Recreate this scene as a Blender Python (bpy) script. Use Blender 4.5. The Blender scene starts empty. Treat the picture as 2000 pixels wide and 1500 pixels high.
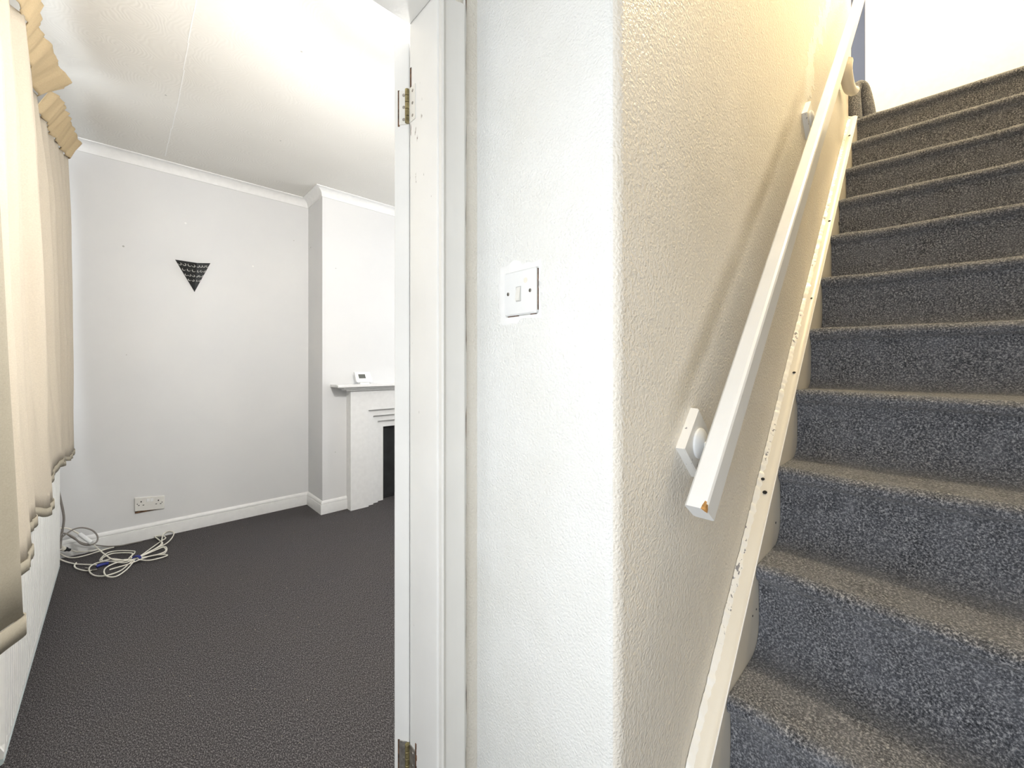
import bpy, bmesh, math, random
from mathutils import Vector, Matrix, noise

random.seed(7)
sc = bpy.context.scene
C = sc.collection

# ------------------------------------------------------------------ camera
F, CX, CY = 793.3, 1000.0, 715.9            # focal length and horizon in a 2000x1500 frame
YAW = math.radians(46.29)                   # view direction, counter-clockwise from +X (the stairs climb along +X)
EYE = 1.12
cam = bpy.data.objects.new('camera', bpy.data.cameras.new('camera'))
C.objects.link(cam)
cam.location = (0, 0, EYE)
cam.rotation_euler = (math.pi / 2, 0, YAW - math.pi / 2)
cam.data.sensor_width = 36
cam.data.lens = F * 36 / 2000
cam.data.shift_y = (CY - 750) / 2000
cam.data.clip_start = 0.02
sc.camera = cam

# ------------------------------------------------------------------ world, light, exposure
w = bpy.data.worlds.new('daylight')
sc.world = w
w.use_nodes = True
w.node_tree.nodes['Background'].inputs[0].default_value = (0.88, 0.94, 1.0, 1)
w.node_tree.nodes['Background'].inputs[1].default_value = 1.5
sc.view_settings.view_transform = 'Standard'
sc.view_settings.look = 'None'
sc.view_settings.exposure = 0.38
sc.view_settings.gamma = 1
sc.view_settings.use_curve_mapping = False


def area(name, loc, aim, sx, sy, power, col):
    l = bpy.data.lights.new(name, 'AREA')
    l.shape = 'RECTANGLE'
    l.size, l.size_y, l.energy, l.color = sx, sy, power, col
    o = bpy.data.objects.new(name, l)
    C.objects.link(o)
    o.location = loc
    o.rotation_euler = (Vector(aim) - Vector(loc)).to_track_quat('-Z', 'Z').to_euler()
    return o


area('daylight_living_window', (-0.62, 2.15, 1.65), (2.0, 2.15, 1.3), 2.1, 1.5, 42, (0.88, 0.94, 1.0))
area('fill_rear_window', (3.15, 2.40, 1.55), (0.0, 2.40, 1.2), 1.5, 1.3, 22, (0.97, 0.98, 1.0))  # fill light behind an added, unseen rear window
area('daylight_front_door', (-0.75, 0.0, 1.15), (2.0, 0.0, 1.15), 0.85, 1.9, 17.5, (0.93, 0.96, 1.0))
area('warm_fill_over_landing', (2.75, -0.05, 4.86), (1.7, 0.0, 1.2), 0.5, 0.4, 92, (1.0, 0.82, 0.52))  # warm area light added over the landing; the ceiling has no opening
area('fill_landing_window', (3.75, 1.75, 3.8), (3.45, 0.0, 3.3), 0.8, 1.0, 16, (0.92, 0.96, 1.0))  # cool fill behind a window added to whiten the landing

# ------------------------------------------------------------------ pixel -> place
FW = Vector((math.cos(YAW), math.sin(YAW)))
RT = Vector((math.sin(YAW), -math.cos(YAW)))


def _dir(u, v):
    d = FW + RT * ((u - CX) / F)
    return Vector((d.x, d.y, -(v - CY) / F))


def onX(u, v, X):
    d = _dir(u, v); s = X / d.x
    return Vector((X, d.y * s, EYE + d.z * s))


def onY(u, v, Y):
    d = _dir(u, v); s = Y / d.y
    return Vector((d.x * s, Y, EYE + d.z * s))


def onZ(u, v, Z):
    d = _dir(u, v); s = (Z - EYE) / d.z
    return Vector((d.x * s, d.y * s, Z))


# ------------------------------------------------------------------ materials
def srgb(r, g, b):
    f = lambda c: (c / 255 / 12.92) if c / 255 <= .04045 else ((c / 255 + .055) / 1.055) ** 2.4
    return (f(r), f(g), f(b), 1)


class NT:
    def __init__(self, name):
        self.m = bpy.data.materials.new(name)
        self.m.use_nodes = True
        self.t = self.m.node_tree
        self.b = self.t.nodes['Principled BSDF']
        self.co = self.t.nodes.new('ShaderNodeTexCoord').outputs['Object']

    def n(self, kind, **kw):
        nd = self.t.nodes.new(kind)
        for k, v in kw.items():
            if k.startswith('i_'):
                key = k[2:].replace('_', ' ')
                s = nd.inputs[int(key)] if key.isdigit() else nd.inputs[key]
                if hasattr(v, 'is_linked'):
                    self.t.links.new(v, s)
                else:
                    s.default_value = v
            else:
                setattr(nd, k, v)
        return nd

    def link(self, a, b):
        self.t.links.new(a, b)

    def math(self, op, a, b=None, c=None, clamp=False):
        nd = self.t.nodes.new('ShaderNodeMath'); nd.operation = op; nd.use_clamp = clamp
        for i, v in enumerate((a, b, c)):
            if v is None: continue
            if hasattr(v, 'is_linked'): self.t.links.new(v, nd.inputs[i])
            else: nd.inputs[i].default_value = v
        return nd.outputs[0]

    def noise(self, scale, detail=2, rough=.5, dist=0, vec=None):
        nd = self.n('ShaderNodeTexNoise', i_Scale=scale, i_Detail=detail, i_Roughness=rough, i_Distortion=dist)
        self.link(vec or self.co, nd.inputs['Vector'])
        return nd.outputs['Fac']

    def ramp(self, fac, stops):
        nd = self.t.nodes.new('ShaderNodeValToRGB')
        el = nd.color_ramp.elements
        while len(el) > 1: el.remove(el[0])
        el[0].position, el[0].color = stops[0]
        for p, c in stops[1:]:
            e = el.new(p); e.color = c
        self.link(fac, nd.inputs[0])
        return nd.outputs['Color']

    def mix(self, fac, a, b):
        nd = self.n('ShaderNodeMix', data_type='RGBA')
        for s, v in ((nd.inputs[0], fac), (nd.inputs[6], a), (nd.inputs[7], b)):
            if hasattr(v, 'is_linked'): self.link(v, s)
            else: s.default_value = v
        return nd.outputs[2]

    def band(self, val, lo, lo2, hi2, hi):
        """1 between lo2 and hi2, falling to 0 at lo and hi"""
        a = self.n('ShaderNodeMapRange', interpolation_type='SMOOTHSTEP', i_0=val, i_1=lo, i_2=lo2, i_3=0., i_4=1.).outputs[0]
        b = self.n('ShaderNodeMapRange', interpolation_type='SMOOTHSTEP', i_0=val, i_1=hi2, i_2=hi, i_3=1., i_4=0.).outputs[0]
        return self.math('MULTIPLY', a, b)

    def bump(self, h, strength=.3, dist=.002, prev=None):
        nd = self.n('ShaderNodeBump', i_Strength=strength, i_Distance=dist)
        self.link(h, nd.inputs['Height'])
        if prev: self.link(prev, nd.inputs['Normal'])
        return nd.outputs['Normal']

    def out(self, col=None, rough=.6, normal=None, spec=None, metal=None):
        for key, v in (('Base Color', col), ('Roughness', rough), ('Normal', normal),
                       ('Specular IOR Level', spec), ('Metallic', metal)):
            if v is None: continue
            s = self.b.inputs[key]
            if hasattr(v, 'is_linked'): self.link(v, s)
            else: s.default_value = v
        return self.m


def plain(name, col, rough=.5, metal=0, wear=0.04, spec=.4, scale=30):
    t = NT(name)
    f = t.noise(scale, 3)
    c = t.ramp(f, [(.3, tuple(x * (1 - wear * 2) for x in col[:3]) + (1,)), (.7, tuple(min(1, x * (1 + wear)) for x in col[:3]) + (1,))])
    return t.out(c, rough, t.bump(t.noise(180, 2), .08, .001), spec, metal)


def m_wall_grey():
    t = NT('pale_grey_paint')
    c = t.ramp(t.noise(1.6, 4, .6), [(.3, (.675, .68, .685, 1)), (.7, (.72, .72, .715, 1))])
    n = t.bump(t.noise(140, 2), .10, .001)
    return t.out(c, .55, t.bump(t.noise(9, 3), .08, .004, n), .3)


def m_wall_white():
    t = NT('white_roller_paint')
    c = t.ramp(t.noise(5, 4, .6), [(.3, (.735, .735, .705, 1)), (.7, (.79, .795, .78, 1))])
    n = t.bump(t.noise(230, 1.5, .5), .75, .003)
    return t.out(c, .5, t.bump(t.noise(26, 2), .12, .004, n), .35)


def m_wall_cream():
    t = NT('cream_roller_paint')
    sep = t.n('ShaderNodeSeparateXYZ'); t.link(t.co, sep.inputs[0])
    x, z = sep.outputs[0], sep.outputs[2]
    base = t.ramp(t.noise(3.0, 5, .6), [(.3, (.73, .69, .615, 1)), (.7, (.785, .75, .685, 1))])
    # greasy hand-rub mark running parallel to the rail, about a hand above it
    d = t.math('SUBTRACT', z, t.math('MULTIPLY_ADD', x, 1.0477, .8836 - 1.0477 * .695 - .027))
    wob = t.math('MULTIPLY', t.math('SUBTRACT', t.noise(5, 2), .5), .05)
    s = t.band(t.math('ADD', d, wob), .03, .085, .10, .17)
    s = t.math('MULTIPLY', s, t.n('ShaderNodeMapRange', i_0=t.noise(2.6, 3), i_1=.3, i_2=.65, i_3=.25, i_4=.75).outputs[0])
    s = t.math('MULTIPLY', s, t.band(x, .66, .85, 1.5, 2.2))
    c = t.mix(s, base, (.40, .36, .28, 1))
    # vertical runs of old glue and bare scraped plaster near the top of the flight
    map_ = t.n('ShaderNodeMapping'); map_.inputs['Scale'].default_value = (9, 9, .8); t.link(t.co, map_.inputs[0])
    streak = t.noise(1.5, 4, .6, vec=map_.outputs[0])
    up = t.band(x, 1.25, 2.0, 6, 7)
    c = t.mix(t.math('MULTIPLY', up, t.n('ShaderNodeMapRange', i_0=streak, i_1=.45, i_2=.7, i_3=0., i_4=.55).outputs[0]), c, (.80, .74, .64, 1))
    e = t.math('ADD', d, t.math('MULTIPLY', t.math('SUBTRACT', t.noise(7, 4, .65), .5), .55))
    e = t.math('SUBTRACT', e, t.math('MULTIPLY', t.math('SUBTRACT', x, 1.9), .34))
    patch = t.math('MULTIPLY', t.band(e, .0, .02, .12, .15), t.band(x, 1.85, 1.95, 6, 7))
    c = t.mix(patch, c, (.86, .85, .82, 1))
    n = t.bump(t.noise(190, 1.5, .5), .8, .0035)
    n = t.bump(t.noise(24, 2), .14, .005, n)
    return t.out(c, .42, t.bump(patch, .5, .004, n), .4)


def m_ceiling():
    t = NT('swirl_textured_ceiling')
    v = t.n('ShaderNodeTexVoronoi', i_Scale=6.5, feature='F1')
    warp = t.n('ShaderNodeVectorMath', operation='ADD')
    nz = t.n('ShaderNodeTexNoise', i_Scale=7.0, i_Detail=2.0); t.link(t.co, nz.inputs['Vector'])
    sc_ = t.n('ShaderNodeVectorMath', operation='SCALE'); sc_.inputs['Scale'].default_value = .09; t.link(nz.outputs['Color'], sc_.inputs[0])
    t.link(t.co, warp.inputs[0]); t.link(sc_.outputs[0], warp.inputs[1]); t.link(warp.outputs[0], v.inputs['Vector'])
    rings = t.math('SINE', t.math('MULTIPLY', v.outputs['Distance'], 80.0))
    rings = t.math('MULTIPLY', rings, t.noise(4, 2))
    sep = t.n('ShaderNodeSeparateXYZ'); t.link(t.co, sep.inputs[0])
    c = t.ramp(t.noise(1.2, 3), [(.3, (.665, .65, .61, 1)), (.7, (.715, .705, .67, 1))])
    return t.out(c, .6, t.bump(rings, .2, .0014), .25)


def m_gloss_white(name='chipped_white_gloss', col=(.79, .79, .775), chips=.76, brown=(.17, .10, .06)):
    t = NT(name)
    c = t.ramp(t.noise(6, 4), [(.3, tuple(x * .93 for x in col) + (1,)), (.7, tuple(col) + (1,))])
    map_ = t.n('ShaderNodeMapping'); map_.inputs['Scale'].default_value = (1, 1, .28); t.link(t.co, map_.inputs[0])
    f = t.noise(95, 3, .6, vec=map_.outputs[0])
    g = t.math('MULTIPLY', f, t.n('ShaderNodeMapRange', i_0=t.noise(5, 2), i_1=.35, i_2=.75, i_3=.75, i_4=1.15).outputs[0])
    k = t.n('ShaderNodeMapRange', i_0=g, i_1=chips, i_2=chips + .03, i_3=0., i_4=1.).outputs[0]
    c = t.mix(k, c, tuple(brown) + (1,))
    map2 = t.n('ShaderNodeMapping'); map2.inputs['Scale'].default_value = (60, 60, 3); t.link(t.co, map2.inputs[0])
    n = t.bump(t.noise(1.4, 3, vec=map2.outputs[0]), .22, .0012)
    return t.out(c, .32, t.bump(k, .4, -.001, n), .5)


def m_carpet_room():
    t = NT('dark_grey_loop_carpet')
    mp = t.n('ShaderNodeMapping'); mp.inputs['Scale'].default_value = (1.9, .8, 1); mp.inputs['Rotation'].default_value = (0, 0, .6); t.link(t.co, mp.inputs[0])
    f = t.noise(190, 3.5, .78, vec=mp.outputs[0])
    big = t.noise(2.2, 4, .6)
    c = t.ramp(f, [(.33, srgb(22, 21, 22)), (.50, srgb(62, 60, 62)), (.68, srgb(142, 138, 137))])
    c = t.mix(t.n('ShaderNodeMapRange', i_0=big, i_1=.35, i_2=.7, i_3=0., i_4=.15).outputs[0], c, srgb(80, 74, 66))
    speck = t.noise(120, 0)
    c = t.mix(t.n('ShaderNodeMapRange', i_0=speck, i_1=.86, i_2=.88, i_3=0., i_4=.7).outputs[0], c, srgb(190, 180, 150))
    return t.out(c, .95, t.bump(f, .2, .002), .1)


def m_carpet_stair():
    t = NT('grey_twist_pile_carpet')
    f = t.noise(230, 3.5, .78)
    g = t.noise(14, 3)
    c = t.ramp(f, [(.33, (.012, .013, .015, 1)), (.5, (.105, .110, .125, 1)), (.68, (.50, .50, .52, 1))])
    c = t.mix(t.n('ShaderNodeMapRange', i_0=g, i_1=.35, i_2=.7, i_3=0., i_4=.3).outputs[0], c, (.21, .22, .25, 1))
    b = t.b
    b.inputs['Sheen Weight'].default_value = .25
    b.inputs['Sheen Roughness'].default_value = .4
    return t.out(c, .95, t.bump(f, .9, .004), .08)


def m_fabric(name, col, transl):
    t = NT(name)
    wv = t.noise(260, 2, .7)
    map_ = t.n('ShaderNodeMapping'); map_.inputs['Scale'].default_value = (120, 120, 900); t.link(t.co, map_.inputs[0])
    slub = t.noise(1, 3, .6, vec=map_.outputs[0])
    f = t.math('ADD', t.math('MULTIPLY', wv, .5), t.math('MULTIPLY', slub, .5))
    c = t.ramp(f, [(.35, tuple(x * .86 for x in col) + (1,)), (.65, tuple(col) + (1,))])
    t.out(c, .9, t.bump(f, .25, .0015), .1)
    tr = t.n('ShaderNodeBsdfTranslucent'); t.link(c, tr.inputs[0])
    mx = t.n('ShaderNodeMixShader'); mx.inputs[0].default_value = transl
    t.link(t.b.outputs[0], mx.inputs[1]); t.link(tr.outputs[0], mx.inputs[2])
    t.link(mx.outputs[0], t.t.nodes['Material Output'].inputs[0])
    return t.m


def m_glass():
    t = NT('window_glass')
    tr = t.n('ShaderNodeBsdfTransparent'); gl = t.n('ShaderNodeBsdfGlossy'); gl.inputs['Roughness'].default_value = .02
    mx = t.n('ShaderNodeMixShader'); mx.inputs[0].default_value = .06
    t.link(tr.outputs[0], mx.inputs[1]); t.link(gl.outputs[0], mx.inputs[2])
    t.link(mx.outputs[0], t.t.nodes['Material Output'].inputs[0])
    return t.m


def m_grey_paper():
    t = NT('blue_grey_wallpaper')
    br = t.n('ShaderNodeTexBrick', i_Scale=5.0)
    map_ = t.n('ShaderNodeMapping'); map_.inputs['Rotation'].default_value = (math.pi / 2, 0, math.pi / 2); t.link(t.co, map_.inputs[0])
    t.link(map_.outputs[0], br.inputs['Vector'])
    br.inputs['Color1'].default_value = (.30, .31, .37, 1)
    br.inputs['Color2'].default_value = (.34, .35, .41, 1)
    br.inputs['Mortar'].default_value = (.27, .28, .33, 1)
    return t.out(br.outputs['Color'], .7, None, .2)


def m_lamp(col, strength):
    t = NT('lit_bulb')
    e = t.n('ShaderNodeEmission'); e.inputs[0].default_value = col; e.inputs[1].default_value = strength
    t.link(e.outputs[0], t.t.nodes['Material Output'].inputs[0])
    return t.m


M = dict(
    grey=m_wall_grey(), white=m_wall_white(), cream=m_wall_cream(), ceil=m_ceiling(),
    gloss=m_gloss_white(), jamb=m_gloss_white('white_gloss_jamb', chips=.69, brown=(.22, .19, .16)),
    arch=m_gloss_white('old_stone_white_gloss', (.73, .72, .69), chips=.80),
    string=m_gloss_white('cream_gloss_string', (.74, .70, .62), chips=.72, brown=(.12, .11, .10)),
    ridge=m_gloss_white('flaking_old_paint', (.80, .79, .76), chips=.57, brown=(.22, .22, .24)),
    rail=m_gloss_white('white_gloss_rail', (.80, .815, .83), chips=.74, brown=(.42, .22, .08)),
    cornice=plain('white_emulsion_moulding', (.80, .80, .79), .5, wear=.02),
    skirt=plain('white_gloss_skirting', (.80, .80, .79), .35, wear=.02),
    room_carpet=m_carpet_room(), stair_carpet=m_carpet_stair(),
    curtain=m_fabric('cream_linen', (.60, .535, .435), .22), lining=m_fabric('taupe_shaded_cloth', (.36, .325, .255), .10),  # taupe is curtain cloth with shade painted in; the hems share it
    heading=m_fabric('sand_linen_heading', (.60, .47, .29), .25),
    white_plastic=plain('white_plastic', (.78, .79, .79), .3, wear=.01),
    cream_plastic=plain('aged_white_plastic', (.74, .73, .69), .35, wear=.02),
    rad=plain('white_radiator_enamel', (.76, .76, .73), .35, wear=.03), rad_trim=plain('pale_radiator_seam', (.50, .58, .58), .35),
    black_metal=plain('black_painted_metal', (.022, .024, .026), .45, wear=.2),
    scroll=plain('pale_scroll_curls', (.42, .42, .40), .7), dark=plain('near_black', (.012, .012, .013), .6),
    soot=plain('black_firebox', (.020, .021, .022), .55, wear=.3, scale=8),
    brass=plain('tarnished_brass', (.33, .28, .14), .4, .75, wear=.25, scale=90),
    steel=plain('dull_steel', (.40, .38, .35), .4, .8, wear=.2, scale=90),
    rust=plain('brown_bare_wood', (.14, .07, .035), .8, wear=.4, scale=90),
    bare=plain('bare_orange_wood', (.42, .22, .07), .7, wear=.3, scale=120),
    lcd=plain('grey_lcd', (.12, .125, .115), .25),
    cable=plain('white_cable', (.78, .75, .66), .4), grey_cable=plain('grey_cable', (.22, .20, .18), .5),
    blue=plain('blue_tie', (.02, .03, .22), .5), filler=plain('white_filler', (.86, .86, .85), .7, wear=.02),
    landing=plain('bright_white_emulsion', (.82, .82, .80), .5, wear=.02), paper=m_grey_paper(),
    glass=m_glass(), upvc=plain('white_window_frame', (.8, .8, .8), .3, wear=.01), pole=plain('dark_pole', (.05, .03, .03), .4),
    hall_carpet=m_carpet_stair(),
)


# ------------------------------------------------------------------ mesh helpers
class MB:
    def __init__(self):
        self.v, self.f, self.mi, self.cur = [], [], [], 0

    def add(self, vs, fs):
        o = len(self.v)
        self.v += [tuple(p) for p in vs]
        self.f += [tuple(i + o for i in q) for q in fs]
        self.mi += [self.cur] * len(fs)
        return self

    def box(self, x0, y0, z0, x1, y1, z1):
        x0, x1 = sorted((x0, x1)); y0, y1 = sorted((y0, y1)); z0, z1 = sorted((z0, z1))
        vs = [(x, y, z) for x in (x0, x1) for y in (y0, y1) for z in (z0, z1)]
        return self.add(vs, [(0, 1, 3, 2), (4, 6, 7, 5), (0, 4, 5, 1), (2, 3, 7, 6), (0, 2, 6, 4), (1, 5, 7, 3)])

    def loops(self, loops, closed=True, caps=True):
        n = len(loops[0]); vs = [p for l in loops for p in l]; fs = []
        for k in range(len(loops) - 1):
            for i in range(n if closed else n - 1):
                j = (i + 1) % n
                fs.append((k * n + i, k * n + j, (k + 1) * n + j, (k + 1) * n + i))
        if caps and closed:
            fs.append(tuple(range(n - 1, -1, -1)))
            fs.append(tuple((len(loops) - 1) * n + i for i in range(n)))
        return self.add(vs, fs)

    def prism(self, poly, fn0, fn1):
        return self.loops([[fn0(p) for p in poly], [fn1(p) for p in poly]])

    def tube(self, pts, r, n=8, closed=False):
        pts = [Vector(p) for p in pts]; loops = []; up = Vector((0, 0, 1)); prev = None
        for i, p in enumerate(pts):
            t = (pts[min(i + 1, len(pts) - 1)] - pts[max(i - 1, 0)]).normalized()
            a = prev if prev else (up if abs(t.z) < .9 else Vector((1, 0, 0)))
            a = (a - t * a.dot(t)).normalized(); prev = a
            b = t.cross(a)
            rr = r(i / max(1, len(pts) - 1)) if callable(r) else r
            loops.append([p + (a * math.cos(q) + b * math.sin(q)) * rr for q in [2 * math.pi * k / n for k in range(n)]])
        return self.loops(loops)

    def lathe(self, org, axis, prof, n=24):
        """prof: list of (distance along axis, radius)"""
        axis = Vector(axis).normalized(); org = Vector(org)
        a = axis.orthogonal().normalized(); b = axis.cross(a)
        return self.loops([[org + axis * d + (a * math.cos(q) + b * math.sin(q)) * max(r, 1e-5)
                            for q in [2 * math.pi * k / n for k in range(n)]] for d, r in prof])

    def build(self, name, mat, parent=None, smooth=False, bevel=0, seg=2):
        me = bpy.data.meshes.new(name)
        me.from_pydata(self.v, [], self.f)
        for m in (mat if isinstance(mat, (list, tuple)) else [mat]): me.materials.append(M[m])
        for p, mi in zip(me.polygons, self.mi): p.material_index = mi
        bm = bmesh.new(); bm.from_mesh(me)
        bmesh.ops.recalc_face_normals(bm, faces=bm.faces)
        bm.to_mesh(me); bm.free()
        o = bpy.data.objects.new(name, me)
        C.objects.link(o)
        if parent: o.parent = parent
        if bevel:
            md = o.modifiers.new('bevel', 'BEVEL'); md.width = bevel; md.segments = seg; md.limit_method = 'ANGLE'; md.angle_limit = .6
            md.harden_normals = False
        if smooth:
            for p in me.polygons: p.use_smooth = True
            try: me.set_sharp_from_angle(angle=smooth if isinstance(smooth, float) else .7)
            except Exception: pass
        return o


def catmull(pts, k=8):
    pts = [Vector(p) for p in pts]; out = []
    for i in range(len(pts) - 1):
        p0, p1, p2, p3 = pts[max(i - 1, 0)], pts[i], pts[i + 1], pts[min(i + 2, len(pts) - 1)]
        for j in range(k):
            t = j / k
            out.append(.5 * ((2 * p1) + (p2 - p0) * t + (2 * p0 - 5 * p1 + 4 * p2 - p3) * t * t + (3 * p1 - p0 - 3 * p2 + p3) * t ** 3))
    return out + [pts[-1]]


def empty(name, loc, label, cat, group=None):
    o = bpy.data.objects.new(name, None); C.objects.link(o)
    o.empty_display_size = .05
    return tag(o, label, cat, group)          # parts are built in world coordinates, the empty stays at the origin


def tag(o, label, cat, group=None):
    o['label'] = label; o['category'] = cat
    if group: o['group'] = group
    return o


def struct(o, label=None):
    o['kind'] = 'structure'
    if label: o['label'] = label
    return o


def sempty(name, label):
    o = bpy.data.objects.new(name, None); C.objects.link(o); o.empty_display_size = .05
    return struct(o, label)


# ------------------------------------------------------------------ sizes of the place
XF = -.36                # inner face of the front wall (window, front door)
XS = .562                # face of the narrow wall with the light switch
YS = .35                 # face of the wall beside the stairs
YD0, YD1 = .699, .800    # wall with the living-room doorway
YB = 3.548               # far wall of the living room
XR = 2.75
HC = 2.47                # living-room ceiling
TOP = 4.90               # stairwell ceiling
YR = -.44                # right-hand wall of the stairs
R_, G_ = .2091, .2036    # rise, going
XN1 = .7208              # first nosing
YT = .309                # face of the wall string
XJ = .456                # hinge-side jamb face
HEAD = 1.872

# ------------------------------------------------------------------ structure
struct(MB().box(XF, YR, -.08, XR, YB, 0).build('floor', 'room_carpet'), 'dark grey fitted carpet of the living room')

b = MB().box(XF, YD1 - .05, HC, XR, YB, HC + .04)
ceil = struct(b.build('ceiling', 'ceil'), 'cream swirl-textured living-room ceiling')
# lining-paper seam and a hairline crack standing slightly proud of the ceiling
b = MB()
for i in range(12):
    y0, y1 = .9 + i * .21, .9 + (i + 1) * .21
    b.box(.195 + .004 * math.sin(i), y0, HC - .0006, .199 + .004 * math.sin(i), y1, HC + .001)
b.build('paper_seam', 'cornice', ceil)
p, q = onZ(672, 143, HC), onZ(718, 91, HC)
MB().tube([p, p.lerp(q, .5), q], .0009, 5).build('hairline_crack', 'cornice', ceil)
for (u, v) in ((324, 186), (548, 275), (589, 101)):
    p = onZ(u, v, HC)
    MB().lathe(p + Vector((0, 0, .001)), (0, 0, -1), [(0, .006), (.0016, .004)], 7).build('ceiling_mark', 'scroll', ceil)

struct(MB().box(XF - .02, YB, 0, XR, YB + .12, HC).build('wall_back', 'grey'), 'pale grey far wall of the living room')
b = MB()
for (y0, y1, z0, z1) in ((YD1, 1.65, 0, HC), (3.15, YB + .12, 0, HC), (1.65, 3.15, 0, .9), (1.65, 3.15, 2.2, HC)):
    b.box(XR, y0, z0, XR + .1, y1, z1)
struct(b.build('wall_right', 'grey'), 'pale grey end wall of the living room')
wn = sempty('added_window_2', 'unseen white framed window added to light the living room')  # window added out of view to brighten the living room
b = MB()
for (y0, y1, z0, z1) in ((1.65, 1.71, .9, 2.2), (3.09, 3.15, .9, 2.2), (1.71, 3.09, .9, .96), (1.71, 3.09, 2.14, 2.2), (2.37, 2.43, .96, 2.14)):
    b.box(XR + .02, y0, z0, XR + .07, y1, z1)
b.build('window_frame', 'upvc', wn, bevel=.004)
for (y0, y1) in ((1.71, 2.37), (2.43, 3.09)):
    MB().box(XR + .04, y0, .96, XR + .045, y1, 2.14).build('pane', 'glass', wn)

# front wall with the window and the open front doorway
WY0, WY1, WZ0, WZ1 = 1.02, 3.20, .92, 2.30
DY0, DY1, DZ1 = -.42, .40, 2.02
b = MB()
for (y0, y1, z0, z1) in ((YR, DY0, 0, HC), (DY0, DY1, DZ1, HC), (DY1, WY0, 0, HC), (WY0, WY1, 0, WZ0), (WY0, WY1, WZ1, HC), (WY1, YB, 0, HC)):
    b.box(XF - .2, y0, z0, XF, y1, z1)
struct(b.build('wall_front', 'grey'), 'pale grey window wall of the living room')

# window
wn = sempty('window_1', 'white framed window behind the curtains')
b = MB()
for (y0, y1, z0, z1) in ((WY0, WY0 + .06, WZ0, WZ1), (WY1 - .06, WY1, WZ0, WZ1), (WY0 + .06, WY1 - .06, WZ0, WZ0 + .06),
                         (WY0 + .06, WY1 - .06, WZ1 - .06, WZ1), (2.08, 2.14, WZ0 + .06, WZ1 - .06)):
    b.box(XF - .16, y0, z0, XF - .10, y1, z1)
b.build('window_frame', 'upvc', wn, bevel=.004)
for (y0, y1) in ((WY0 + .06, 2.08), (2.14, WY1 - .06)):
    MB().box(XF - .135, y0, WZ0 + .06, XF - .13, y1, WZ1 - .06).build('pane', 'glass', wn)
MB().box(XF - .10, WY0, WZ0 - .03, XF + .012, WY1, WZ0).build('window_sill', 'upvc', wn, bevel=.005)

# the block between stairs and living room: narrow switch face, rounded corner, stair face
rr = .024
arc = [(XS + rr - rr * math.cos(a), YS + rr - rr * math.sin(a)) for a in [math.pi / 2 * k / 7 for k in range(8)]]
poly = [(XS, YD0), (XJ + .026, YD0), (XJ + .026, YD1), (XR, YD1), (XR, YD1 - .05), (3.10, YD1 - .05), (3.10, YS)] + arc[::-1]
b = MB(); n = len(poly)
b.add([(x, y, z) for z in (0, TOP) for x, y in poly], [tuple(range(n - 1, -1, -1)), tuple(range(n, 2 * n))])
for i in range(n):
    j = (i + 1) % n
    x0, y0 = poly[i]; x1, y1 = poly[j]
    nx, ny = (y1 - y0), -(x1 - x0)
    mi = 0
    if abs(y0 - YS) < .012 and abs(y1 - YS) < .012: mi = 1
    elif y0 == YD1 and y1 == YD1: mi = 2
    elif y0 == YD0 and y1 == YD0: mi = 1
    b.cur = mi
    b.add([(x0, y0, 0), (x1, y1, 0), (x1, y1, TOP), (x0, y0, TOP)], [(0, 1, 2, 3)])
ws = b.build('wall_stair', ['white', 'cream', 'grey'])
bm = bmesh.new(); bm.from_mesh(ws.data); bmesh.ops.remove_doubles(bm, verts=bm.verts, dist=1e-5); bmesh.ops.recalc_face_normals(bm, faces=bm.faces)
bm.to_mesh(ws.data); bm.free()
for p_ in ws.data.polygons: p_.use_smooth = True
ws.data.set_sharp_from_angle(angle=.6)
struct(ws, 'white and cream textured wall with a rounded corner at the stair foot')

b = MB()
b.box(XF, YD0, HEAD + .026, XJ + .026, YD1, HC + .04)
struct(b.build('wall_door', 'grey'), 'wall over the living-room doorway')
struct(MB().box(XF - .2, YR - .1, 0, 3.72, YR, TOP).build('wall_hall', 'cream'), 'cream wall on the open side of the stairs')
struct(MB().box(XF, YR, HC, .80, YD0, HC + .04).build('ceiling_hall', 'landing'), 'white hall ceiling')
struct(MB().box(.76, YR, HC + .04, .80, YS, TOP).build('wall_upper', 'landing'), 'white wall above the hall')
struct(MB().box(.76, YR - .1, TOP, 5.0, 1.6, TOP + .05).build('ceiling_landing', 'landing'), 'white stairwell ceiling')
struct(MB().box(3.60, YR, 2.46, 3.72, .3325, TOP).build('wall_landing', 'landing'), 'bright white wall at the head of the stairs')
struct(MB().box(4.55, .10, 2.46, 4.60, 1.5, TOP).build('wall_landing_far', 'paper'), 'blue-grey papered wall beyond the landing')
b = MB()
for (x0, x1, z0, z1) in ((3.10, 3.35, 2.46, TOP), (4.15, 4.60, 2.46, TOP), (3.35, 4.15, 2.46, 3.2), (3.35, 4.15, 4.4, TOP)):
    b.box(x0, 1.45, z0, x1, 1.5, z1)
struct(b.build('wall_landing_side', 'landing'), 'white side wall of the landing')
wn = sempty('added_window_3', 'unseen white framed window added to light the landing')  # window added out of view for cool light on the landing
b = MB()
for (x0, x1, z0, z1) in ((3.35, 3.41, 3.2, 4.4), (4.09, 4.15, 3.2, 4.4), (3.41, 4.09, 3.2, 3.26), (3.41, 4.09, 4.34, 4.4)):
    b.box(x0, 1.46, z0, x1, 1.49, z1)
b.build('window_frame', 'upvc', wn, bevel=.004)
MB().box(3.41, 1.472, 3.26, 4.09, 1.476, 4.34).build('pane', 'glass', wn)
struct(MB().box(3.72, .10, 2.46, 4.55, .14, TOP).build('wall_landing_return', 'landing'), 'white return wall of the landing')
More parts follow.
